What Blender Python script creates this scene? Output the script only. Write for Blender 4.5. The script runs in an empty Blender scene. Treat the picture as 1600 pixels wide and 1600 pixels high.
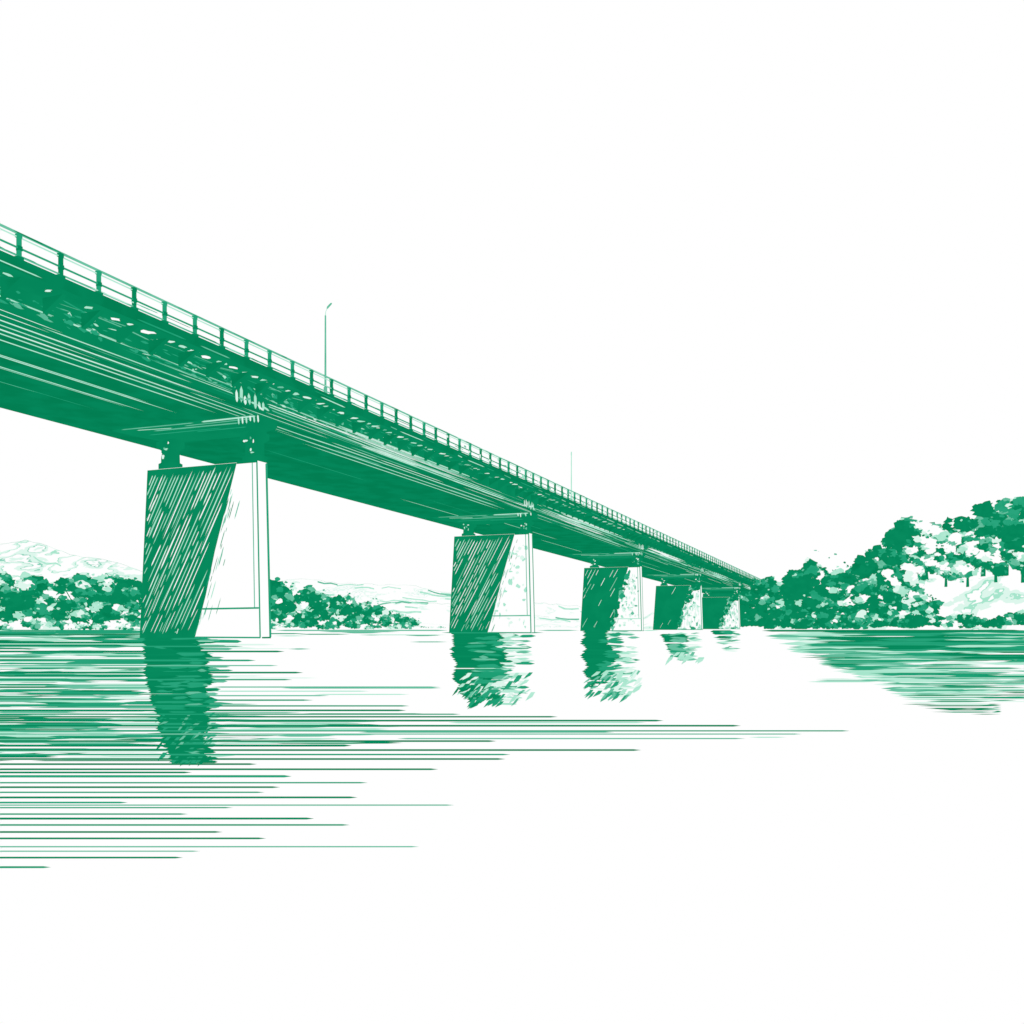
import bpy, math, random
from mathutils import Vector, Matrix, noise
scene=bpy.context.scene
COL=scene.collection
HC=0.8; F=1450.0; HY=978.0

# ---------------------------------------------------------------- materials
def lin(c):
    c/=255.0
    return c/12.92 if c<=0.04045 else ((c+0.055)/1.055)**2.4
def rgb(h): return tuple(lin(int(h[i:i+2],16)) for i in (0,2,4))+(1,)
def ink(name,h1,h2=None,scale=0.6):
    m=bpy.data.materials.new(name); m.use_nodes=True
    nt=m.node_tree; nt.nodes.clear()
    out=nt.nodes.new('ShaderNodeOutputMaterial'); em=nt.nodes.new('ShaderNodeEmission')  # emission: flat ink gives off its own light, takes no shading
    nt.links.new(em.outputs[0],out.inputs[0])
    if h2:
        tc=nt.nodes.new('ShaderNodeTexCoord'); no=nt.nodes.new('ShaderNodeTexNoise')
        no.inputs['Scale'].default_value=scale; no.inputs['Detail'].default_value=3
        nt.links.new(tc.outputs['Object'],no.inputs['Vector'])
        r=nt.nodes.new('ShaderNodeValToRGB'); r.color_ramp.elements[0].position=.4; r.color_ramp.elements[1].position=.6
        r.color_ramp.elements[0].color=rgb(h1); r.color_ramp.elements[1].color=rgb(h2)
        nt.links.new(no.outputs['Fac'],r.inputs[0]); nt.links.new(r.outputs[0],em.inputs[0])
    else: em.inputs[0].default_value=rgb(h1)
    return m
def patches(name,stops,scale,stretch=(1,1,1)):
    m=bpy.data.materials.new(name); m.use_nodes=True
    nt=m.node_tree; nt.nodes.clear()
    out=nt.nodes.new('ShaderNodeOutputMaterial'); em=nt.nodes.new('ShaderNodeEmission')  # ground colours are self-lit too, so lamps never shade them
    nt.links.new(em.outputs[0],out.inputs[0])
    tc=nt.nodes.new('ShaderNodeTexCoord'); mp=nt.nodes.new('ShaderNodeMapping'); mp.inputs['Scale'].default_value=stretch
    no=nt.nodes.new('ShaderNodeTexNoise'); no.inputs['Scale'].default_value=scale; no.inputs['Detail'].default_value=4
    nt.links.new(tc.outputs['Object'],mp.inputs[0]); nt.links.new(mp.outputs[0],no.inputs['Vector'])
    r=nt.nodes.new('ShaderNodeValToRGB'); cr=r.color_ramp; cr.interpolation='CONSTANT'
    cr.elements[0].position=0; cr.elements[0].color=rgb(stops[0][1])
    cr.elements[1].position=stops[1][0]; cr.elements[1].color=rgb(stops[1][1])
    for p,c in stops[2:]:
        e=cr.elements.new(p); e.color=rgb(c)
    nt.links.new(no.outputs['Fac'],r.inputs[0]); nt.links.new(r.outputs[0],em.inputs[0])
    return m
DARK=ink('ink_green','04865A','078B5E',.4)
DEEP=ink('ink_deep_green','027E52','04865A',.5)
MID=ink('ink_mid_green','1D9F74','2AA57D',.6)
SOFT=ink('ink_soft_green','5DB998','6CC3A4',.6)
LIGHT=ink('ink_light_green','A6E5CC','B6EBD6',.6)
PALE=ink('ink_pale_green','DDF7EC')
WHITE=ink('paper_white','FFFFFF')
MATS=[DARK,DEEP,MID,SOFT,LIGHT,PALE,WHITE]
D,DP,M,S,L,PL,W=range(7)
LAND=patches('bank_ground',[(0,'FFFFFF'),(.56,'DDF7EC'),(.63,'A6E5CC'),(.66,'FFFFFF'),(.74,'5DB998'),(.77,'FFFFFF')],.12)
HILL=patches('hill_ground',[(0,'FFFFFF'),(.58,'E6FAF2'),(.615,'FFFFFF'),(.66,'C9EFE2'),(.675,'FFFFFF')],.06,(1,.5,2.2))
HILLP=patches('hill_ground_pale',[(0,'FFFFFF'),(.40,'DDF7EC'),(.445,'A6E5CC'),(.46,'FFFFFF'),(.55,'DDF7EC'),(.60,'8FD3BC'),(.615,'FFFFFF'),(.66,'DDF7EC')],.06,(1,.35,1.3))

# ---------------------------------------------------------------- builder
ORI={}
class MB:
    def __init__(s): s.v=[];s.f=[];s.m=[]
    def poly(s,pts,m):
        i=len(s.v); s.v+= [tuple(p) for p in pts]; s.f.append(list(range(i,i+len(pts)))); s.m.append(m)
    def hexa(s,c,m,mf=None):
        i=len(s.v); s.v+=[tuple(p) for p in c]
        for k,q in enumerate([(0,3,2,1),(4,5,6,7),(0,1,5,4),(1,2,6,5),(2,3,7,6),(3,0,4,7)]):
            s.f.append([i+a for a in q]); s.m.append(mf[k] if mf else m)
    def tube(s,pts,rs,m,n=8):
        base=len(s.v)
        for k,(p,r) in enumerate(zip(pts,rs)):
            p=Vector(p); a=Vector(pts[max(k-1,0)]); b=Vector(pts[min(k+1,len(pts)-1)])
            t=(b-a).normalized(); x=t.orthogonal().normalized()
            if abs(t.z)>.7: x=(Vector((1,0,0))-t*t.x).normalized()
            y=t.cross(x)
            for j in range(n):
                an=2*math.pi*j/n; s.v.append(tuple(p+x*math.cos(an)*r+y*math.sin(an)*r))
        for k in range(len(pts)-1):
            for j in range(n):
                a=base+k*n+j; b=base+k*n+(j+1)%n
                s.f.append([a,b,b+n,a+n]); s.m.append(m)
        s.f.append([base+j for j in range(n)][::-1]); s.m.append(m)
        e=base+(len(pts)-1)*n; s.f.append([e+j for j in range(n)]); s.m.append(m)
    def build(s,name,origin=(0,0,0),parent=None,mats=None):
        me=bpy.data.meshes.new(name); o=Vector(origin)
        me.from_pydata([tuple(Vector(p)-o) for p in s.v],[],s.f)
        for mt in (mats or MATS): me.materials.append(mt)
        me.polygons.foreach_set('material_index',s.m); me.update()
        ob=bpy.data.objects.new(name,me); COL.objects.link(ob)
        ORI[ob.name]=o; ob.location=o
        if parent: ob.parent=parent; ob.location=o-ORI[parent.name]
        return ob
def empty(name,origin,parent=None):
    ob=bpy.data.objects.new(name,None); COL.objects.link(ob); ob.empty_display_size=.5
    o=Vector(origin); ORI[ob.name]=o; ob.location=o
    if parent: ob.parent=parent; ob.location=o-ORI[parent.name]
    return ob
def stroke(mb,f,a0,b0,a1,b1,w,m,tip=.12,w2=None):
    dx,dy=a1-a0,b1-b0; l=math.hypot(dx,dy)
    if l<1e-6: return
    nx,ny=-dy/l*w/2,dx/l*w/2; t=min(tip,.45)
    p=[(a0,b0),(a0+dx*t+nx,b0+dy*t+ny),(a1-dx*t+nx,b1-dy*t+ny),(a1,b1),(a1-dx*t-nx,b1-dy*t-ny),(a0+dx*t-nx,b0+dy*t-ny)]
    mb.poly([f(*q) for q in p],m)
def blot(mb,f,a,b,ra,rb,m,r,n=9):
    mb.poly([f(a+math.cos(k*6.283/n)*ra*r.uniform(.5,1.25),b+math.sin(k*6.283/n)*rb*r.uniform(.5,1.25)) for k in range(n)],m)

# ---------------------------------------------------------------- bridge frame (u along, v across, z up)
DX,DY=614/1574.6,1450/1574.6
GR=.0203
def P(u,v,z): return Vector((DX*u-DY*v, DY*u+DX*v, z))
def G(u,v,z): return P(u,v,z-GR*(u-48))
U0,U1=4.0,262.0
VN,VF=35.5,52.5     # deck edges
GN,GF=37.0,50.9     # girder edges
ZT,ZS,ZB=16.35,15.75,14.0
bridge=empty('bridge',P(48,43,0))
bridge['label']='long green concrete girder bridge on slab piers crossing wide river'
bridge['category']='bridge'
rnd=random.Random(4)

def gbox(mb,u0,u1,v0,v1,z0,z1,m,mf=None,g=G):
    mb.hexa([g(u0,v0,z0),g(u1,v0,z0),g(u1,v1,z0),g(u0,v1,z0),g(u0,v0,z1),g(u1,v0,z1),g(u1,v1,z1),g(u0,v1,z1)],m,mf)

# deck slab with edge beam, kerb and ink marks
mb=MB()
gbox(mb,U0,U1,VN,VF,ZS,ZT-.12,D)
gbox(mb,U0,U1,VN-.12,VN+.35,ZS+.1,ZT,DP)
gbox(mb,U0,U1,VF-.35,VF+.12,ZS+.1,ZT,DP)
OFF=[0]
def nxt(): OFF[0]+=.00004; return OFF[0]
def fe(a,b): return G(a,VN-.13-OFF[0],b)
u=18
while u<250:                                   # light line under the coping
    l=rnd.uniform(.8,4); nxt()
    if rnd.random()<.7: stroke(mb,fe,u,ZS+.16+rnd.uniform(-.03,.03),u+l,ZS+.16,rnd.uniform(.05,.09),rnd.choice([L,S,M,L]))
    u+=l+rnd.uniform(.3,1.2)
u=20
while u<120:                                   # upper dashes on the edge beam
    l=rnd.uniform(.6,3); nxt()
    if rnd.random()<.3: stroke(mb,fe,u,ZS+.40,u+l,ZS+.40+rnd.uniform(-.04,.04),rnd.uniform(.03,.06),rnd.choice([M,S]))
    u+=l+rnd.uniform(.3,2.2)
def fu(a,b): return G(a,b,ZS-.01-OFF[0])
OFF[0]=0
u=15
while u<125:                                   # bright blobs on the cantilever underside
    l=rnd.uniform(.25,.8); nxt()
    if rnd.random()<.85: blot(mb,fu,u+l/2,VN+.5+rnd.uniform(-.1,.1),l/2,rnd.uniform(.14,.34),rnd.choice([L,PL,W,S,L]),rnd)
    u+=l+rnd.uniform(.1,.55)
for i in range(200):
    nxt(); uu=rnd.uniform(15,200); stroke(mb,fu,uu,VN+rnd.uniform(.8,1.4),uu+rnd.uniform(.3,3),VN+rnd.uniform(.8,1.4),rnd.uniform(.04,.12),rnd.choice([M,S,M]))
deck=mb.build('deck',P(48,VN,ZT),bridge)

# box girder
mb=MB()
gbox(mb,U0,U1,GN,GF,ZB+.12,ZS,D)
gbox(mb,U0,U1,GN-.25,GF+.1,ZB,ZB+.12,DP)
k=U0+1
while k<U1:                                    # cantilever brackets
    mb.poly([G(k,GN,ZS-.01),G(k,VN+.2,ZS-.01),G(k,GN,ZS-.75)],DP)
    mb.poly([G(k+.25,GN,ZS-.01),G(k+.25,VN+.2,ZS-.01),G(k+.25,GN,ZS-.75)],DP)
    mb.poly([G(k,VN+.2,ZS-.01),G(k+.25,VN+.2,ZS-.01),G(k+.25,GN,ZS-.75),G(k,GN,ZS-.75)],D)
    k+=2.19
def fw(a,b): return G(a,GN-.012-OFF[0],b)
OFF[0]=0
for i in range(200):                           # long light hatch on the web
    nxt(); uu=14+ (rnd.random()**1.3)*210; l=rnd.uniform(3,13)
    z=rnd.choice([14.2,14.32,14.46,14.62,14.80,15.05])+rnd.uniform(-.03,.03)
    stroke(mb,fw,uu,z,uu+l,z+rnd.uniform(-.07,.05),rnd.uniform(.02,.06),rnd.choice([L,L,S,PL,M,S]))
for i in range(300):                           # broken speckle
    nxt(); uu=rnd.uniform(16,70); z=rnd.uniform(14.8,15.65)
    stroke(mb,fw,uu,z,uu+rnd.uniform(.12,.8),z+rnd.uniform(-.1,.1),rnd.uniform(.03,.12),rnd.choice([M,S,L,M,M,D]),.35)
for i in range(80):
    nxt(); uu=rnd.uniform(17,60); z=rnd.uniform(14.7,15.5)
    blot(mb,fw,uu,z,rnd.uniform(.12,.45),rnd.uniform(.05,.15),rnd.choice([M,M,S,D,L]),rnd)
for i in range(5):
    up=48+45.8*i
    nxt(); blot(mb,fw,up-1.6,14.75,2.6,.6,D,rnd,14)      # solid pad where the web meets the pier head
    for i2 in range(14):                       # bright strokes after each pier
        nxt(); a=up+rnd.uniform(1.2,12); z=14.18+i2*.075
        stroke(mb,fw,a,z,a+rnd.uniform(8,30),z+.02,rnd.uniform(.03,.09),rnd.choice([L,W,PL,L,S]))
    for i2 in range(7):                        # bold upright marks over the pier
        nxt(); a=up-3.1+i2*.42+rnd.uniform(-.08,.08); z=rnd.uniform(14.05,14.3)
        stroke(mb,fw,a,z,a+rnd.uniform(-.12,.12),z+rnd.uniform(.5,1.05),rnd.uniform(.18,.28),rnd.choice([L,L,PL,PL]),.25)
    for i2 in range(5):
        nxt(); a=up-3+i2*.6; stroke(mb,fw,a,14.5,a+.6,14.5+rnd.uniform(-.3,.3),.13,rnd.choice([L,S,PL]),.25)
def ff(a,b): return G(a,b,ZB-.012-OFF[0])
OFF[0]=0
for i in range(70):
    nxt(); uu=12+rnd.random()*215; v=rnd.choice([36.95,37.2,37.5,38.1,38.7])+rnd.uniform(-.05,.05)
    stroke(mb,ff,uu,v,uu+rnd.uniform(6,24),v+rnd.uniform(-.1,.1),rnd.uniform(.06,.15),rnd.choice([L,S,L,PL,M]))
for i in range(26):
    nxt(); uu=10+rnd.random()*200; v=rnd.choice([41.5,43.5,45.8])+rnd.uniform(-.05,.05)
    stroke(mb,ff,uu,v,uu+rnd.uniform(6,24),v,rnd.uniform(.06,.13),rnd.choice([L,S,S,M]))
for (a,b,v) in [(18,44,43.3),(20,45,41.7),(22,46,39.4),(20,46,38.6),(51,90,38.9),(55,90,39.6),(53,86,38.0)]:
    nxt(); stroke(mb,ff,a,v,b,v,.15,L)
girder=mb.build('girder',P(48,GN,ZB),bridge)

# piers
PU=[48+45.8*i for i in range(5)]
PT=[11.2,10.85,9.95,8.95,7.9]
for i,(pu,pt) in enumerate(zip(PU,PT)):
    r=random.Random(20+i)
    zb=ZB-GR*(pu-48)
    # cross beam
    mb=MB(); a,b=pu-.9,pu+.9
    for (v0,v1,zl0,zl1) in [(37.05,38.6,.55,.85),(38.6,45.6,.85,.85),(45.6,49.2,.85,.08)]:
        mb.hexa([P(a,v0,zb-zl0),P(b,v0,zb-zl0),P(b,v1,zb-zl1),P(a,v1,zb-zl1),P(a,v0,zb+.02),P(b,v0,zb+.02),P(b,v1,zb+.02),P(a,v1,zb+.02)],D)
    OFF[0]=0
    def fc(x,y): return P(a-.015-OFF[0],x,y)
    for (v0,z0,v1,z1,w_,m_) in [(37.3,-.1,41.6,-.10,.10,L),(42.2,-.11,48.4,-.05,.06,S),(38.5,-.42,45.6,-.36,.07,S),(40,-.62,46,-.6,.05,M),(37.6,-.24,43,-.25,.05,S),(44,-.3,47,-.2,.04,L),(38,-.72,42,-.7,.05,M)]:
        nxt(); stroke(mb,fc,v0,zb+z0,v1,zb+z1,w_,m_,.05)
    for q in range(6):
        nxt(); v=37.15+q*.3; stroke(mb,fc,v,zb-.03,v-.05,zb-r.uniform(.35,.55),.12,r.choice([L,D,PL]),.2)
    mb.build('cross_beam',P(pu,43,zb),bridge)
    # pier slab
    t=.5; un,uf=pu-t,pu+t
    vl0,vl1,vr0,vr1=47.2,46.55,37.2,37.5
    cb=[(un,vr0,-.6),(uf,vr0,-.6),(uf,vl0,-.6),(un,vl0,-.6),(un+.06,vr1,pt),(uf-.06,vr1,pt),(uf-.06,vl1,pt),(un+.06,vl1,pt)]
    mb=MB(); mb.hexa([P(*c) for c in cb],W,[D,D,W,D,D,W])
    H=pt
    def uface(z): return un+.06*(z+.6)/(pt+.6)
    OFF[0]=0
    def f2(v,z): return P(uface(z)-.01-OFF[0],v,z)
    def vl(z): return vl0+(vl1-vl0)*z/H
    def vr(z): return vr0+(vr1-vr0)*z/H
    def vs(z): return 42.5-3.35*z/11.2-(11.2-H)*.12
    mb.poly([f2(vl(0)-.01,0),f2(vs(0),0),f2(vs(H*.25)-.06,H*.25),f2(vs(H*.5)+.06,H*.5),f2(vs(H-.02),H-.02),f2(vl(H)+.01,H-.02)],D)  # deck's cast shadow painted on the face as a dark polygon
    OFF[0]=.006
    SL=.56; gap=[.30,.36,.6,1.2,2][i]
    c=38.0-H*SL
    while c<47.2:                              # parallel slanted ruling, broken into long dashes
        z=H-.15-r.random()*.5
        low=c<38.5
        while z>.5:
            ln=r.uniform(.9,4.6)*(1 if i<2 else .7)
            v=c+SL*(H-z)
            for _ in range(6):                 # shorten until it ends on the shaded face
                z2=z-ln; v2=v+SL*ln
                if z2>.15 and v2<vl(z2)-.08: break
                ln*=.7
            z2=z-ln; v2=v+SL*ln
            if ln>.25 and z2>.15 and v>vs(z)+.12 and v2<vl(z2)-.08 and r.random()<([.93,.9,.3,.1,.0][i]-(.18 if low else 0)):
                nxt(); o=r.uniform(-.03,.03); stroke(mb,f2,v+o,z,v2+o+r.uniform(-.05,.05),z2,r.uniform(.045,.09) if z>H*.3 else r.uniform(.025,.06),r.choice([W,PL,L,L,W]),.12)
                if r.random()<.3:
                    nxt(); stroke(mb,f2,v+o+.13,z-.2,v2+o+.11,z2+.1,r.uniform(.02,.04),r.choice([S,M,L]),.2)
            z=z2-r.uniform(.06,.3)
        c+=gap*r.uniform(.85,1.15)
    for q in range([40,34,30,8,5][i]):         # ticks past the shadow edge
        z=r.uniform(1.0,H-.4); ln=r.uniform(.3,1.3); v=vs(z)-abs(r.gauss(0,.45))
        if v<vr(z)+.6: continue
        nxt(); stroke(mb,f2,v,z,v+ln*.35,max(z-ln,.1),r.uniform(.03,.08),r.choice([D,S,M,L]),.2)
    for q in range([0,40,90,110,100][i]):
        z=r.uniform(.4,H-1.2); v=r.uniform(vr(z)+.4,vs(z)-.1)
        nxt(); blot(mb,f2,v,z,r.uniform(.06,.3),r.uniform(.06,.35)*(1 if i<3 else 1.8),r.choice([L,PL,PL,PL,S,L] if i>1 else [L,PL]),r)
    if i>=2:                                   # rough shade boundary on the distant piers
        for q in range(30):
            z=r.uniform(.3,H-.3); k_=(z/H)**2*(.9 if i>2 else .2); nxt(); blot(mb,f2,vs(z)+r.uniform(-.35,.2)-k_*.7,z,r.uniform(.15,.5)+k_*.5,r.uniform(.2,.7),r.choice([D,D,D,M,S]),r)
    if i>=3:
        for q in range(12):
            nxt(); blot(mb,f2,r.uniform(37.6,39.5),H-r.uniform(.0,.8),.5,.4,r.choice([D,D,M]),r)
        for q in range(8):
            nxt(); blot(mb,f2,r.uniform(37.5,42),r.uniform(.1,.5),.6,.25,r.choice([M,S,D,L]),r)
    OFF[0]=.03
    lw=[.11,.13,.13,.13,.1][i]
    def ol(*A):
        nxt(); stroke(mb,f2,*A)
    ol(vr(0)+.06,0,vr(H)+.06,H,lw,M,.01)
    if i<3:
        ol(vr(0)+.50,1.9,vr(H)+.42,H,lw*.7,S,.01)
        ol(vr(2)+.05,1.93,vs(1.9),1.9,lw,[M,S,L][i],.02)
    ol(vr(0),.06,vs(0),.06,lw,M,.02)
    ol(vr(H),H-.05,vs(H),H-.05,lw,D,.02)
    fe2=lambda x,y:P(x,vr0+(vr1-vr0)*(y+.6)/(H+.6)-.02,y)
    stroke(mb,fe2,uf-.1,0,uf-.14,H,lw*1.9,M if i<3 else S,.01); stroke(mb,lambda x,y:fe2(x,y)+P(0,-.005,0),un+.05,.06,uf-.05,.06,.1,D,.02)
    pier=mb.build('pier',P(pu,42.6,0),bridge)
    # bearings (flared pedestals)
    for vc in (45.0,38.1):
        mb=MB(); top=zb-.80; 
        prof=[(0,.66),(.18,.66),(.22,.52),(.62,.5),(.72,.78),(.9,.78),(.93,.62),(1,.62)]
        for (k0,r0),(k1,r1) in zip(prof[:-1],prof[1:]):
            z0=pt+(top-pt)*k0; z1=pt+(top-pt)*k1
            mb.hexa([P(pu-r0*.6,vc-r0,z0),P(pu+r0*.6,vc-r0,z0),P(pu+r0*.6,vc+r0,z0),P(pu-r0*.6,vc+r0,z0),P(pu-r1*.6,vc-r1,z1),P(pu+r1*.6,vc-r1,z1),P(pu+r1*.6,vc+r1,z1),P(pu-r1*.6,vc+r1,z1)],D)
        OFF[0]=0
        def fb(x,y): return P(pu-.55-OFF[0],x,y)
        for q in range(6):
            nxt(); zz=top-r.uniform(.05,.75)*(top-pt); v=vc+r.uniform(-.4,.4)
            blot(mb,fb,v,zz,r.uniform(.06,.2),r.uniform(.05,.16),r.choice([L,PL,W,S]),r)
        mb.build('bearing',P(pu,vc,pt),pier)

# abutment on the far bank
mb=MB(); mb.hexa([P(256,36.5,-1),P(263,36.5,-1),P(263,51.5,-1),P(256,51.5,-1),P(257,36.5,9.72),P(263,36.5,9.6),P(263,51.5,9.6),P(257,51.5,9.72)],D)
mb.build('abutment',P(259,44,0),bridge)

# railing
mb=MB(); VR=VN+.05
gbox(mb,U0,U1,VR-.05,VR+.05,ZT+1.12,ZT+1.20,S)
gbox(mb,U0,U1,VR-.03,VR+.03,ZT+.97,ZT+1.01,L)
gbox(mb,U0,U1,VR-.03,VR+.03,ZT+.49,ZT+.56,M)
gbox(mb,U0,U1,VR-.03,VR+.03,ZT+.14,ZT+.20,S)
OFF[0]=0
def fr(a,b): return G(a,VR-.055-OFF[0],b)
u=20
while u<200:                                   # uneven ink on the rails
    l=rnd.uniform(.5,2.6); nxt(); z=rnd.choice([1.16,1.16,.525,.17,.35])
    stroke(mb,fr,u,ZT+z,u+l,ZT+z+rnd.uniform(-.03,.03),rnd.uniform(.03,.07),rnd.choice([D,M,L,S]))
    u+=rnd.uniform(.4,1.8)
u=70
while u<250:                                   # pale glints seen between far posts
    l=rnd.uniform(.3,1.0); nxt(); blot(mb,fr,u,ZT+rnd.uniform(.3,.85),l/2,rnd.uniform(.08,.22),rnd.choice([L,PL,S]),rnd); u+=rnd.uniform(.8,2.4)
railing=mb.build('railing',P(48,VR,ZT),bridge)
def post(mb,u,m=M):
    gbox(mb,u-.07,u+.07,VR-.1,VR+.07,ZT-.02,ZT+1.13,m)
    gbox(mb,u-.17,u+.15,VR-.14,VR+.1,ZT-.01,ZT+.12,D)
    gbox(mb,u-.13,u+.09,VR-.115,VR+.08,ZT+.96,ZT+1.11,D if m==D else M)
    gbox(mb,u-.08,u+.10,VR-.118,VR+.08,ZT+.40,ZT+.60,D)
us=[]; u=28.85
while u<256: us.append(u); u+=2.17
variants=[]
for k,u in enumerate(us[:100]):
    if k<3:
        mb=MB(); post(mb,u,[M,D,M][k]); o=mb.build('railing_post',G(u,VR,ZT),railing); variants.append(o)
    else:
        c=variants[rnd.randrange(3)].copy(); c.name='railing_post'; COL.objects.link(c); c.parent=railing
        c.location=G(u+rnd.uniform(-.08,.08),VR,ZT)-ORI[railing.name]
if us[100:]:
    mb=MB()
    for u in us[100:]: post(mb,u)
    o=mb.build('railing_posts',G(us[100],VR,ZT),railing); o['kind']='stuff'

# street lamps
def lamp(u,head=True,m=S):
    b=G(u,VN+.2,ZT)
    e=empty('street_lamp',b)
    mb=MB(); h=5.3
    mb.tube([b,b+Vector((0,0,.5)),b+Vector((0,0,.52)),b+Vector((0,0,h))],[.13,.12,.07,.05],m)
    mb.build('pole',b,e)
    if head:
        mb=MB(); mb.tube([b+Vector((0,0,h-.02)),b+Vector((.02,0,h+.25)),b+Vector((.12,0,h+.5)),b+Vector((.2,0,h+.6))],[.03,.02,.02,.02],L,6)
        mb.build('arm',b+Vector((0,0,h)),e)
        mb=MB(); mb.tube([b+Vector((.1,0,h+.45)),b+Vector((.16,0,h+.56)),b+Vector((.38,0,h+.8)),b+Vector((.44,0,h+.84))],[.03,.07,.06,.02],S,8)
        mb.build('lamp_head',b+Vector((.2,0,h+.6)),e)
    else:
        mb=MB(); mb.tube([b+Vector((0,0,h)),b+Vector((0,0,h+.1)),b+Vector((0,0,h+.45)),b+Vector((0,0,h+.5))],[.04,.07,.06,.02],m,8)
        mb.build('lamp_head',b+Vector((0,0,h)),e)
    return e
e=lamp(52.3); e['label']='thin tall street lamp with a small angled head on bridge'; e['category']='street lamp'; e['group']='street lamps along the bridge'
e=lamp(102.0,False,L); e['label']='pale thin straight street lamp on the bridge deck edge'; e['category']='street lamp'; e['group']='street lamps along the bridge'

# ---------------------------------------------------------------- terrain
def sstep(t): t=max(0,min(1,t)); return t*t*(3-2*t)
def shoreR(X):
    return 238-(X-61)*1.29 if X>61 else 238+(61-X)*.5
def gzR(X,Y):
    d=Y-shoreR(X)
    H=11.8*sstep((X-40)/24)
    lowbank=1.3*sstep(d/3)
    return -.4+lowbank+ H*sstep((d-6)/24)*.94 + .3*math.sin(X*.4)*math.sin(Y*.3)*sstep(d/10)
def terrain(name,xs,depths,shore,gz,mat):
    v=[];f=[]
    for X in xs:
        for d in depths:
            Y=shore(X)+d; v.append((X,Y,gz(X,Y)))
    n=len(depths)
    for i in range(len(xs)-1):
        for j in range(n-1):
            a=i*n+j; f.append([a,a+n,a+n+1,a+1])
    me=bpy.data.meshes.new(name); me.from_pydata(v,[],f); me.materials.append(mat)
    ob=bpy.data.objects.new(name,me); COL.objects.link(ob); ob['kind']='structure'; return ob
terrain('river_bank_ground',[30+k*3 for k in range(45)],[-1,0,1,2,3,5,7,9,12,15,18,21,25,30,36,45,70,110],shoreR,gzR,LAND)
def shoreL(X): return 172+max(0,(X+75))*.95
def gzL(X,Y):
    d=Y-shoreL(X); H=2.0*sstep((0-X)/60+.1)
    return -.4+.8*sstep(d/2)+H*sstep(d/12)
terrain('river_bank_ground',[-190+k*4 for k in range(51)],[-1,0,1,2,4,6,9,12,20,40,80],shoreL,gzL,LAND)

def hill(prof,Y0,name,depth,seed,mat,nline,wl=1.5):
    r=random.Random(seed); mb=MB()
    pts=[]
    for (x0,y0),(x1,y1) in zip(prof[:-1],prof[1:]):
        n=max(2,int((x1-x0)/9))
        for k in range(n):
            t=k/n; pts.append((x0+(x1-x0)*t,y0+(y1-y0)*t+r.uniform(-1.3,1.3)))
    pts.append(prof[-1])
    rows=[]
    for (x,y) in pts:
        X=(x-800)/F*Y0; z=HC+(HY-y)*Y0/F
        rows.append([Vector((X,Y0-depth*(1-t),max(-.3,z*(t**.8)+ (r.uniform(-.6,.6) if 0<t<1 else 0)))) for t in (0,.2,.4,.6,.8,1)]+[Vector((X,Y0+depth,-1))])
    for a,b in zip(rows[:-1],rows[1:]):
        for j in range(6): mb.poly([a[j],b[j],b[j+1],a[j+1]],7)
    up=Vector((0,0,1))
    wprev=.4
    for a,b in zip(rows[:-1],rows[1:]):       # ink line along the ridge crest
        w=r.uniform(.4,.9)*Y0/600*wl; o=Vector((0,-.05,0))
        if r.random()<.92:
            m=r.choice([S,S,S,L]) 
            mb.poly([a[5]+o-up*wprev,b[5]+o-up*w,b[5]+o+up*.1,a[5]+o+up*.1],m)
        wprev=w
    for k in range(nline):                     # contour lines down the slope
        i=r.randrange(len(rows)-4); j=r.choice([4,4,4,3,2]); t=r.random()
        n=r.randint(2,6); m=r.choice([L,S,L,L]); w=r.uniform(.3,.75)*Y0/600
        for q in range(n):
            if i+q+1>=len(rows): break
            t2=min(1,max(0,t+r.uniform(-.15,.15)))
            A=rows[i+q]; B=rows[i+q+1]
            pa=A[j]*(1-t)+A[j+1]*t; pb=B[j]*(1-t2)+B[j+1]*t2; o=Vector((0,-.6-.002*k,.25)); t=t2
            mb.poly([pa+o-up*w,pb+o-up*w,pb+o+up*w,pa+o+up*w],m)
    o=mb.build(name,(0,Y0,0),None,MATS+[mat]); o['kind']='structure'; return o
hill([(-260,880),(-120,862),(0,850),(40,844),(75,852),(110,868),(150,872),(185,880),(230,895),(320,915),(420,935),(520,955),(640,975)],480,'hill',120,3,HILLP,8)
hill([(300,925),(430,909),(480,904),(530,912),(580,913),(640,914),(700,926),(760,936),(850,943),(900,947),(960,958),(1060,972)],760,'hill',120,5,HILL,26)
hill([(560,950),(620,940),(700,944),(760,955),(840,962),(940,974)],560,'hill',90,8,HILL,16)

# ---------------------------------------------------------------- vegetation
def icos():
    import bmesh
    bm=bmesh.new(); bmesh.ops.create_icosphere(bm,subdivisions=2,radius=1)
    v=[x.co.copy() for x in bm.verts]; f=[[q.index for q in x.verts] for x in bm.faces]; bm.free(); return v,f
IV,IF=icos()
LIGHTD=Vector((.45,-.35,.82)).normalized()  # direction of the light and shade painted into foliage clumps
def clump(mb,c,rad,m,r,flat=.75):
    i=len(mb.v)
    rot=Matrix.Rotation(r.uniform(0,6.28),3,'Z')@Matrix.Rotation(r.uniform(0,3.1),3,'X')
    for v in IV:
        p=rot@(v*rad*r.choice([.55,.75,.9,1.0,1.15,1.4]))
        mb.v.append((c.x+p.x,c.y+p.y,c.z+p.z*flat))
    for f in IF: mb.f.append([i+a for a in f]); mb.m.append(m)
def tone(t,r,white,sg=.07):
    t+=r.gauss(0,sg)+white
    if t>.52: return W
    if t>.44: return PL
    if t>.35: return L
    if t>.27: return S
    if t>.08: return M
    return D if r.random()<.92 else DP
def field(p,s):
    return noise.noise(Vector((p.x,p.y*.5,p.z))/s)
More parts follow.
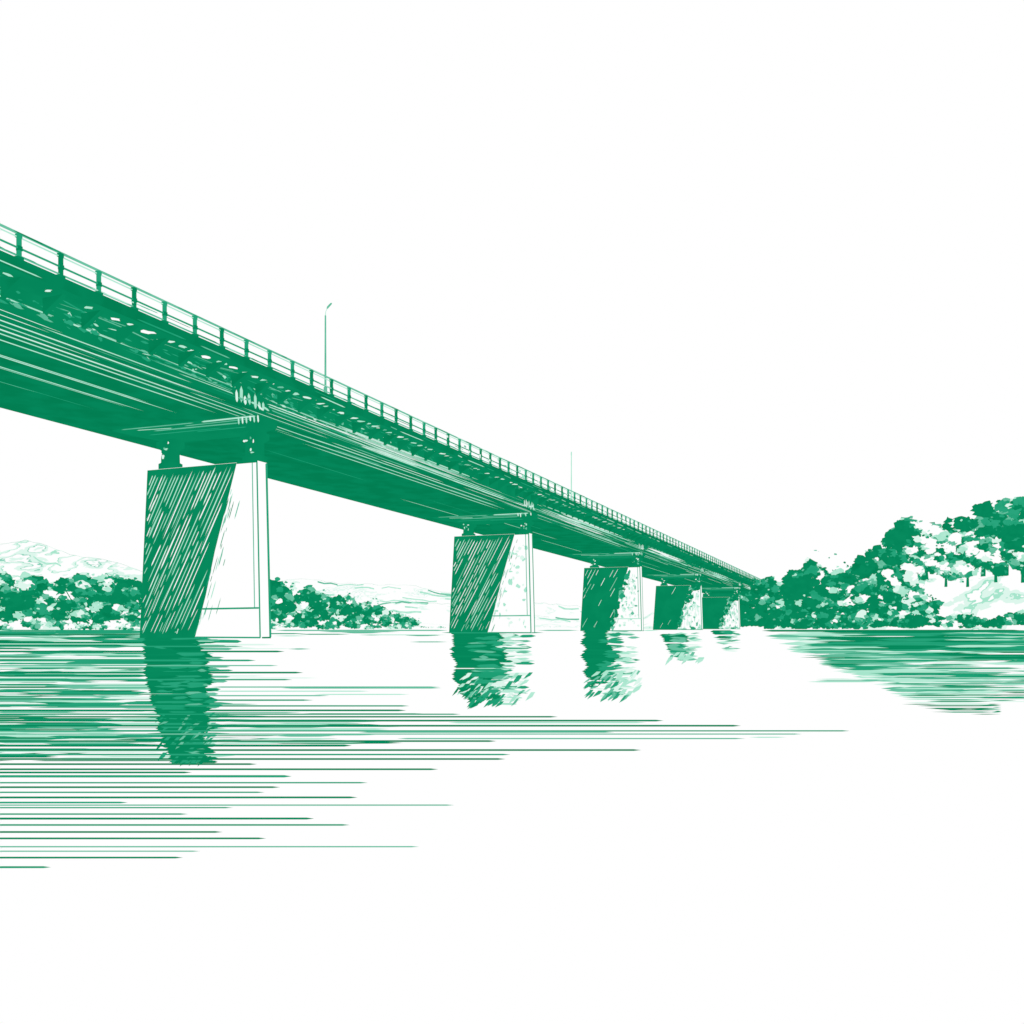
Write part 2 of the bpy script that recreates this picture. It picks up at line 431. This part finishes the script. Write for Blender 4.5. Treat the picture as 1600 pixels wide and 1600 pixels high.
def tree(X,Y,zg,top,width,seed,white=0.,label=None,group=None,blob=.1,lobes=11,per=26,low=.08):
    r=random.Random(seed); h=top-zg; b=Vector((X,Y,zg-.2))
    e=empty('tree',b)
    mb=MB(); tr=.02*h+.05
    lean=r.uniform(-.05,.05)*h
    mb.tube([b,b+Vector((lean*.3,0,h*.25)),b+Vector((lean*.7,0,h*.5)),b+Vector((lean,0,h*.8))],[tr*1.4,tr,tr*.75,tr*.25],D)
    for k in range(4):
        an=r.uniform(0,6.28); z=h*r.uniform(.3,.5); q=b+Vector((lean*.5,0,z))
        mb.tube([q,q+Vector((math.cos(an)*width*.18,math.sin(an)*width*.18,h*.14)),q+Vector((math.cos(an)*width*.32,math.sin(an)*width*.32,h*.3))],[tr*.6,tr*.4,tr*.15],D,6)
    mb.build('trunk',b,e)
    mb=MB(); br=blob*(width+h)*.5
    span=(1-low)*.5; mid=low+span
    for k in range(lobes):
        an=r.uniform(0,6.28) ; q=math.sqrt(r.random()); zz=-1+2*(k+.5)/lobes
        lr=width*r.uniform(.17,.30)
        s=math.sqrt(max(0.15,1-max(0,zz)**2*.8))
        c=b+Vector((lean+math.cos(an)*q*s*(width*.6-lr*.6),math.sin(an)*q*s*(width*.4-lr*.7),h*mid+zz*max(h*span-lr*.6,.1)))
        if k==0 and low<.2: c.x=b.x+r.uniform(-.2,.2)*width
        if k==lobes-1: c=b+Vector((lean+r.uniform(-.18,.18)*width,0,h+.2-lr*.95))
        lw=white+r.gauss(0,.08)
        for _ in range(per):
            d=Vector((r.gauss(0,1),r.gauss(0,1),r.gauss(0,1))).normalized()
            pos=c+Vector((d.x,d.y,d.z*.85))*lr*r.uniform(.45,1.0)
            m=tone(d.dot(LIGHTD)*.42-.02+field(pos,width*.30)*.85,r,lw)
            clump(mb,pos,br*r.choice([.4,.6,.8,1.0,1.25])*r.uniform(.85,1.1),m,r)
        for _ in range(6):                     # loose sprigs breaking the outline
            d=Vector((r.gauss(0,1),r.gauss(0,.5),r.gauss(0,1))).normalized()
            clump(mb,c+d*lr*r.uniform(1.0,1.25),br*r.uniform(.2,.4),r.choice([D,M,S,L]),r)
    mb.build('crown',b+Vector((0,0,h*.6)),e)
    e['label']=label or 'dense bushy green tree standing on the river bank'; e['category']='tree'
    if group: e['group']=group
    return e
def at(xpx,Y): return (xpx-800)/F*Y
def ztop(ypx,Y): return HC+(HY-ypx)*Y/F
GRP='trees along the river bank'
sd=100
RB=[(1150,8,928,36,-.3),(1166,9,914,36,-.3),(1184,6,905,40,-.3),(1200,9,900,44,-.25),(1213,4,914,44,-.2),(1228,12,906,44,.1),(1240,7,893,48,-.15),(1262,4,880,56,-.15),(1286,13,864,66,.35),(1302,5,900,56,.05),(1326,9,886,58,-.1),(1345,4,905,54,.15),(1366,12,866,60,-.15),(1385,5,890,58,.12),(1378,19,850,58,-.15),
    (1412,6,900,62,.2),(1430,11,880,58,.32),(1446,4,928,48,.15),
    (1394,21,832,48,-.2),(1420,24,808,58,-.2),(1448,27,816,54,.3),(1476,30,828,60,.38),(1504,31,808,62,.38),(1536,31,786,66,-.15),(1572,30,781,64,.0),(1604,27,778,64,-.15),(1645,28,790,80,0),(1685,28,780,80,0),(1478,23,850,50,.35),(1512,23,848,54,.3),(1556,24,836,60,.3),(1598,24,832,54,.25)]
for (x,dd,ty,wp,wh) in RB:
    Y=210
    for _ in range(30): Y=.5*Y+.5*(shoreR(at(x,Y))+dd)
    X=at(x,Y); sd+=1
    lab='pale open crowned tree on the upper slope' if (wh>.15 and dd>15) else ('tall dense green tree on the upper slope' if dd>20 else None)
    tree(X,Y,gzR(X,Y),ztop(ty,Y),wp*Y/F,sd,wh,lab,GRP,low=.2 if dd>22 else .0)
for (x,dd,ty,wp,wh) in [(-40,10,888,60,-.1),(6,8,897,56,0),(30,6,908,50,-.15),(52,10,898,48,.05),(74,6,906,46,-.1),(98,9,904,48,-.05),(118,6,898,50,0),(140,9,894,48,-.1),(164,6,903,46,-.1),(186,9,899,46,0.05),(206,7,905,44,-.1),(236,8,905,44,-.1),
    (428,8,903,40,0),(446,5,916,40,-.1),(466,8,910,42,0.05),(488,6,920,42,-.1),(506,9,922,40,.1),(524,5,932,38,-.1),(544,8,928,38,-.1),(562,5,940,36,0),(580,7,936,36,-.1),(600,6,948,32,-.05),(620,6,956,30,0),(642,6,964,26,0)]:
    Y=190
    for _ in range(30): Y=.6*Y+.4*(shoreL(at(x,Y))+dd)
    X=at(x,Y); sd+=1
    tree(X,Y,gzL(X,Y),ztop(ty,Y),wp*Y/F*1.05,sd,wh-.05,None,GRP,.11,9,20,low=.0)
def shrub(X,Y,zg,h,w,seed,white):
    r=random.Random(seed); b=Vector((X,Y,zg-.15)); mb=MB()
    mb.tube([b,b+Vector((0,0,h*.4))],[.12,.06],D,6)
    for _ in range(40):
        d=Vector((r.gauss(0,1),r.gauss(0,1),abs(r.gauss(0,.8)))).normalized()
        c=b+Vector((d.x*w*.5*r.uniform(.3,1),d.y*w*.35*r.uniform(.3,1),d.z*h*.85*r.uniform(.3,1)+.1))
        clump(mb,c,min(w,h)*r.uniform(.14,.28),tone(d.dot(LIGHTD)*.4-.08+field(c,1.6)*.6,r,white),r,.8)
    o=mb.build('shrub',b); o['label']='low rounded shrub at the water edge'; o['category']='shrub'; o['group']='shrubs on the river banks'
rr=random.Random(77)
for k in range(48):
    x=1145+k*10.5+rr.uniform(-4,4)
    dd=rr.uniform(1.5,4)
    if x>1440: dd=rr.choice([2,3,5,7,9,11])
    Y=210
    for _ in range(30): Y=.5*Y+.5*(shoreR(at(x,Y))+dd)
    X=at(x,Y); big=x>1440
    shrub(X,Y,gzR(X,Y),rr.uniform(1.8,3.4) if not big else rr.uniform(1.6,2.8),rr.uniform(3,4.6)*(1.4 if big else 1),500+k,-.3 if x<1240 else (-.05 if x<1420 else rr.choice([-.2,-.1,.05,.25])))
for k in range(44):
    x=-40+k*17+rr.uniform(-5,5)
    if 240<x<405: continue
    Y=190; dd=rr.uniform(1,3.5)
    for _ in range(30): Y=.6*Y+.4*(shoreL(at(x,Y))+dd)
    X=at(x,Y); shrub(X,Y,gzL(X,Y),rr.uniform(1.0,2.2) if x<640 else .6,rr.uniform(3,5.2) if x<640 else 3,700+k,rr.choice([.15,.35,.3,.0]) if x<240 else rr.choice([0,.15]))

# ---------------------------------------------------------------- water with ink ripples and painted reflections
mb=MB()
mb.poly([(-1500,-40,0),(1500,-40,0),(1500,1500,0),(-1500,1500,0)],W)
zc=[.004]
def wat(z): return lambda x,y:(((x-800)/F)*((HC-z)*F/(y-HY)),(HC-z)*F/(y-HY),z)
def rip(x0,x1,y,t,m,tl=14,slope=0):
    zc[0]+=.00004; f=wat(zc[0]); y=max(y,983.5+t/2)
    tl=min(tl,(x1-x0)*.4); h=t/2
    if x1<=x0+2: return
    pts=[(x0,y),(x0+tl,y-h),((x0+x1)/2,y-h+slope*.5),(x1-tl,y-h+slope),(x1,y+slope),(x1-tl,y+h*.9+slope),((x0+x1)/2,y+h+slope*.5),(x0+tl,y+h)]
    mb.poly([f(*p) for p in pts],m)
r=random.Random(9)
def limL(y):      # limit of the shaded water
    if y<1010: return 340
    if y<1090: return 330
    if y<1160: return 520
    return 400
for k in range(120):
    y=986+(r.random()**1.1)*200
    x0=r.uniform(-160,170); rip(x0,min(limL(y)-40+r.uniform(-70,60),x0+r.uniform(80,320)),y,r.uniform(2.5,7),r.choice([PL,PL,L,L,L,S]),26)
for k in range(105):
    y=987+r.random()*175; x0=r.uniform(-160,200); x1=min(x0+r.uniform(50,240),limL(y)-60+r.uniform(-40,40))
    rip(x0,x1,y,r.uniform(2,5),r.choice([S,M,S,M]),20)
rows=list(range(990,1192,6))
for y in rows:                                  # regular fine dark ruling
    for q in range(2):
        x0=r.uniform(-170,120) if q else -170; x1=x0+r.uniform(90,330)
        rip(x0,min(x1,limL(y)+r.uniform(-60,60)),y+r.uniform(-1.5,1.5),r.uniform(1.4,2.6),r.choice([D,D,M,DP]),22)
for k in range(46):
    y=1100+r.random()*62; x0=r.uniform(150,470); rip(x0,x0+r.uniform(60,260),y,r.uniform(1.3,3.2),r.choice([D,M,S,L]),24)
for k in range(80):                             # clear gaps between strokes
    y=994+r.random()*190; x0=r.uniform(-120,360); rip(x0,x0+r.uniform(40,190),y,r.uniform(1.2,2.6),r.choice([W,W,PL]),18)
for k in range(16):
    y=986+r.random()*10; x0=r.uniform(0,640); rip(x0,x0+r.uniform(40,160),y,r.uniform(1.2,2.4),r.choice([S,L,M]),20)
def scrib(x0,x1,y0,y1,n,mset,lean=-9):
    for q in range(n):                          # slanted pen scribbles
        zc[0]+=.00004; f=wat(zc[0]); x=r.uniform(x0,x1); y=r.uniform(y0,y1); w_=r.uniform(3,7); d=r.uniform(6,14)
        mb.poly([f(x,y),f(x+w_,y),f(x+w_+lean*.5,y+d*.55),f(x+lean,y+d),f(x+lean*.45-1,y+d*.5)],r.choice(mset))
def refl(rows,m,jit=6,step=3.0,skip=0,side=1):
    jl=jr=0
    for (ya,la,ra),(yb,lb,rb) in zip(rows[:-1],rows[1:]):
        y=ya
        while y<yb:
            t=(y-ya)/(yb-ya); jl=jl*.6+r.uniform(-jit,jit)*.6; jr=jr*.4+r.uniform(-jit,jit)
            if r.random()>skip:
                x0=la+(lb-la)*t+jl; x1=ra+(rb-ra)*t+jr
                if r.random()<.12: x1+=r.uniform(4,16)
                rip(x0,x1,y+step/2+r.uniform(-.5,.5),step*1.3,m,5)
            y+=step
def dabs(rows,mset,n,wmin,wmax,tmin=2,tmax=5):
    ys=[a[0] for a in rows]
    for _ in range(n):
        y=r.uniform(ys[0],ys[-1])
        for (ya,la,ra),(yb,lb,rb) in zip(rows[:-1],rows[1:]):
            if ya<=y<=yb:
                t=(y-ya)/(yb-ya); l_=la+(lb-la)*t; r_=ra+(rb-ra)*t
                w_=r.uniform(wmin,wmax); x0=r.uniform(l_,max(l_+1,r_-w_)); rip(x0,min(x0+w_,r_+6),y,r.uniform(tmin,tmax),r.choice(mset),7,r.uniform(-1.5,1.5)); break
A=[(997,220,380),(1040,226,372),(1080,235,352),(1120,245,342),(1195,268,326)]  # pier reflections painted onto the water as strokes, nearest pier first
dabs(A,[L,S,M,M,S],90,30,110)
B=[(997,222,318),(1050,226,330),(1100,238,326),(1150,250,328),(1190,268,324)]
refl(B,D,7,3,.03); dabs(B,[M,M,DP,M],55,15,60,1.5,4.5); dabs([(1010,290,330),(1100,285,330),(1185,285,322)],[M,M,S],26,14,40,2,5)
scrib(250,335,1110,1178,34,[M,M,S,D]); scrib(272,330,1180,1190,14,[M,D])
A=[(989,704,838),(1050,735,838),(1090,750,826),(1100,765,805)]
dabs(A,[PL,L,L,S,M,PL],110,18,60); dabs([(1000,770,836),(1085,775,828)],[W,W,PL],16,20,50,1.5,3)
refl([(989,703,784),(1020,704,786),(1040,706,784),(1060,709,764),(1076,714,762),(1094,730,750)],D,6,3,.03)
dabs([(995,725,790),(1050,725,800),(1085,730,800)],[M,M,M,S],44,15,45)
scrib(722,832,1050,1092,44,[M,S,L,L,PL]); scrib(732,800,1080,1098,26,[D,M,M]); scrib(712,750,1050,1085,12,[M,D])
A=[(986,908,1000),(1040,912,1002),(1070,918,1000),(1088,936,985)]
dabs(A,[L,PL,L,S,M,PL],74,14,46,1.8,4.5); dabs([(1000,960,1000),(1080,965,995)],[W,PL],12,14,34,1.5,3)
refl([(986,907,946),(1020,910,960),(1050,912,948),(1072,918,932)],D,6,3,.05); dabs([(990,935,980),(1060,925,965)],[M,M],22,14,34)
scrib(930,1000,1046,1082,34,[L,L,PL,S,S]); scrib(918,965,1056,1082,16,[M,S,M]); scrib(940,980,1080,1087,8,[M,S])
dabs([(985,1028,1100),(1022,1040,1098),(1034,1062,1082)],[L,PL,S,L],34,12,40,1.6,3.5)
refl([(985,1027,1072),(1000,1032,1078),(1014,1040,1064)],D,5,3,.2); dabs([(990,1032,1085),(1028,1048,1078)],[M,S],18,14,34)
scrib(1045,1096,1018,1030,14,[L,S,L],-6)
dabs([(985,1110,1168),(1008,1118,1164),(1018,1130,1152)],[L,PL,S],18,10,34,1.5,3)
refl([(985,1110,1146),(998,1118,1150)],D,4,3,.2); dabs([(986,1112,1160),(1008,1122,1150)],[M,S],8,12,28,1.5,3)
# tree reflections near the wooded bank
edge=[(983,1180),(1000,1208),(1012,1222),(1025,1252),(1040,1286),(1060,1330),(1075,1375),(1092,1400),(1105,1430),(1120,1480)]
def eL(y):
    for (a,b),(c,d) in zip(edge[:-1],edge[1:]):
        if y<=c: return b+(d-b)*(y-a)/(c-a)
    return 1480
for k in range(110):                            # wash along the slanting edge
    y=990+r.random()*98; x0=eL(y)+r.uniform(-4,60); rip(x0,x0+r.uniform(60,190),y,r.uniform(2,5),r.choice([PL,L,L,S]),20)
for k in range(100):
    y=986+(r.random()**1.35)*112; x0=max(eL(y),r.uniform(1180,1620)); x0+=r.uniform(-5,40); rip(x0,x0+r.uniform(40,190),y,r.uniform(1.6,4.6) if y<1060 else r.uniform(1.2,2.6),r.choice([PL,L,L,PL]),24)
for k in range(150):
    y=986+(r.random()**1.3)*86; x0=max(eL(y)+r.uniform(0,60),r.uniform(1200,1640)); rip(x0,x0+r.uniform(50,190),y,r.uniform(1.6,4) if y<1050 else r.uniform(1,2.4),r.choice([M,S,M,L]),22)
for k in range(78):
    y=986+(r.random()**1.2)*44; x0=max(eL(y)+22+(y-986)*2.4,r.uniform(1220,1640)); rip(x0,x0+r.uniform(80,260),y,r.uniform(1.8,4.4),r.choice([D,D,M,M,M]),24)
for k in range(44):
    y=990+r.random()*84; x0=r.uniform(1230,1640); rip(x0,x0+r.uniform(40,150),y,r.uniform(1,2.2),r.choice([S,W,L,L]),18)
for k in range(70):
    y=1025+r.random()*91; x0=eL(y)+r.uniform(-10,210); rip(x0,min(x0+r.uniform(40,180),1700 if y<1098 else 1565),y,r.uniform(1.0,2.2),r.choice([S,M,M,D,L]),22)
# long ripple lines
Ls=[(1355,80,3.4,M),(1340,286,3,D),(1330,313,2,S),(1323,655,2.2,S),(1310,416,3,D),(1300,348,3,D),(1289,547,2.8,M),(1279,491,3.4,D),(1272,294,2.6,M),(1262,364,2.2,M),(1258,710,2.2,S),(1254,200,3,M),(1246,559,3.2,D),(1238,414,2.4,M),(1230,438,3,D),(1223,575,2.4,M),(1213,456,4,M),(1207,300,3,D),(1202,685,3,D),(1194,402,3,D),(1186,790,3,D),(1179,798,2.6,M),(1172,1002,3,D),(1165,550,3.6,D),(1158,776,3,D),(1147,1253,2,S),(1142,1328,2.2,M),(1134,1158,3,D),(1126,1037,3,D),(1120,872,2.6,D),(1116,720,2.2,M),(1110,635,3,D),(1103,640,2.4,M),(1062,457,2.4,M),(1051,474,3,D),(1040,435,2,S),(1032,400,3,M),(1018,445,3,D),(1010,380,2,M),(1004,340,3,D)]
for (y,x1,t,m) in Ls: rip(-170,x1,y,t*.95,m,12)
for (x0,x1,y,t,m) in [(620,1165,1154,2,S),(700,1010,1129,2.4,L),(560,960,1144,2.2,S),(320,490,1094,2.4,M),(320,515,1087,2,S),(330,578,1080,1.8,L),(330,688,1073.5,2,S),(440,690,1075,2,S),(450,486,1014,2,S),(490,640,1085,1.6,L),(1170,1230,1152,1.6,L),(640,700,1003,1.6,S),(430,700,985,2,S),(0,215,984,2.4,M),(1190,1600,985.5,3,D),(690,850,988.5,2,M),(840,905,985,1.6,S),(1000,1030,985,1.6,L)]:
    rip(x0,x1,y,t,m,16)
water=mb.build('water'); water['kind']='structure'

# ---------------------------------------------------------------- world, sun, camera
w=bpy.data.worlds.new('World'); scene.world=w; w.use_nodes=True
bg=w.node_tree.nodes['Background']; bg.inputs[0].default_value=(1,1,1,1); bg.inputs[1].default_value=1.0
sl=bpy.data.lights.new('sun','SUN'); sl.energy=3; sl.angle=math.radians(.5); sl.color=(1,.97,.92)
so=bpy.data.objects.new('sun',sl); COL.objects.link(so)
so.rotation_euler=(-Vector((.35,-.25,.9))).to_track_quat('-Z','Y').to_euler()
cam=bpy.data.cameras.new('camera'); co=bpy.data.objects.new('camera',cam); COL.objects.link(co)
co.location=(0,0,HC); co.rotation_euler=(math.radians(90),0,0)
cam.sensor_width=36; cam.lens=36*F/1600; cam.shift_y=(HY-800)/1600; cam.clip_start=.05; cam.clip_end=5000
scene.camera=co
scene.view_settings.view_transform='Standard'; scene.view_settings.look='None'; scene.view_settings.exposure=0
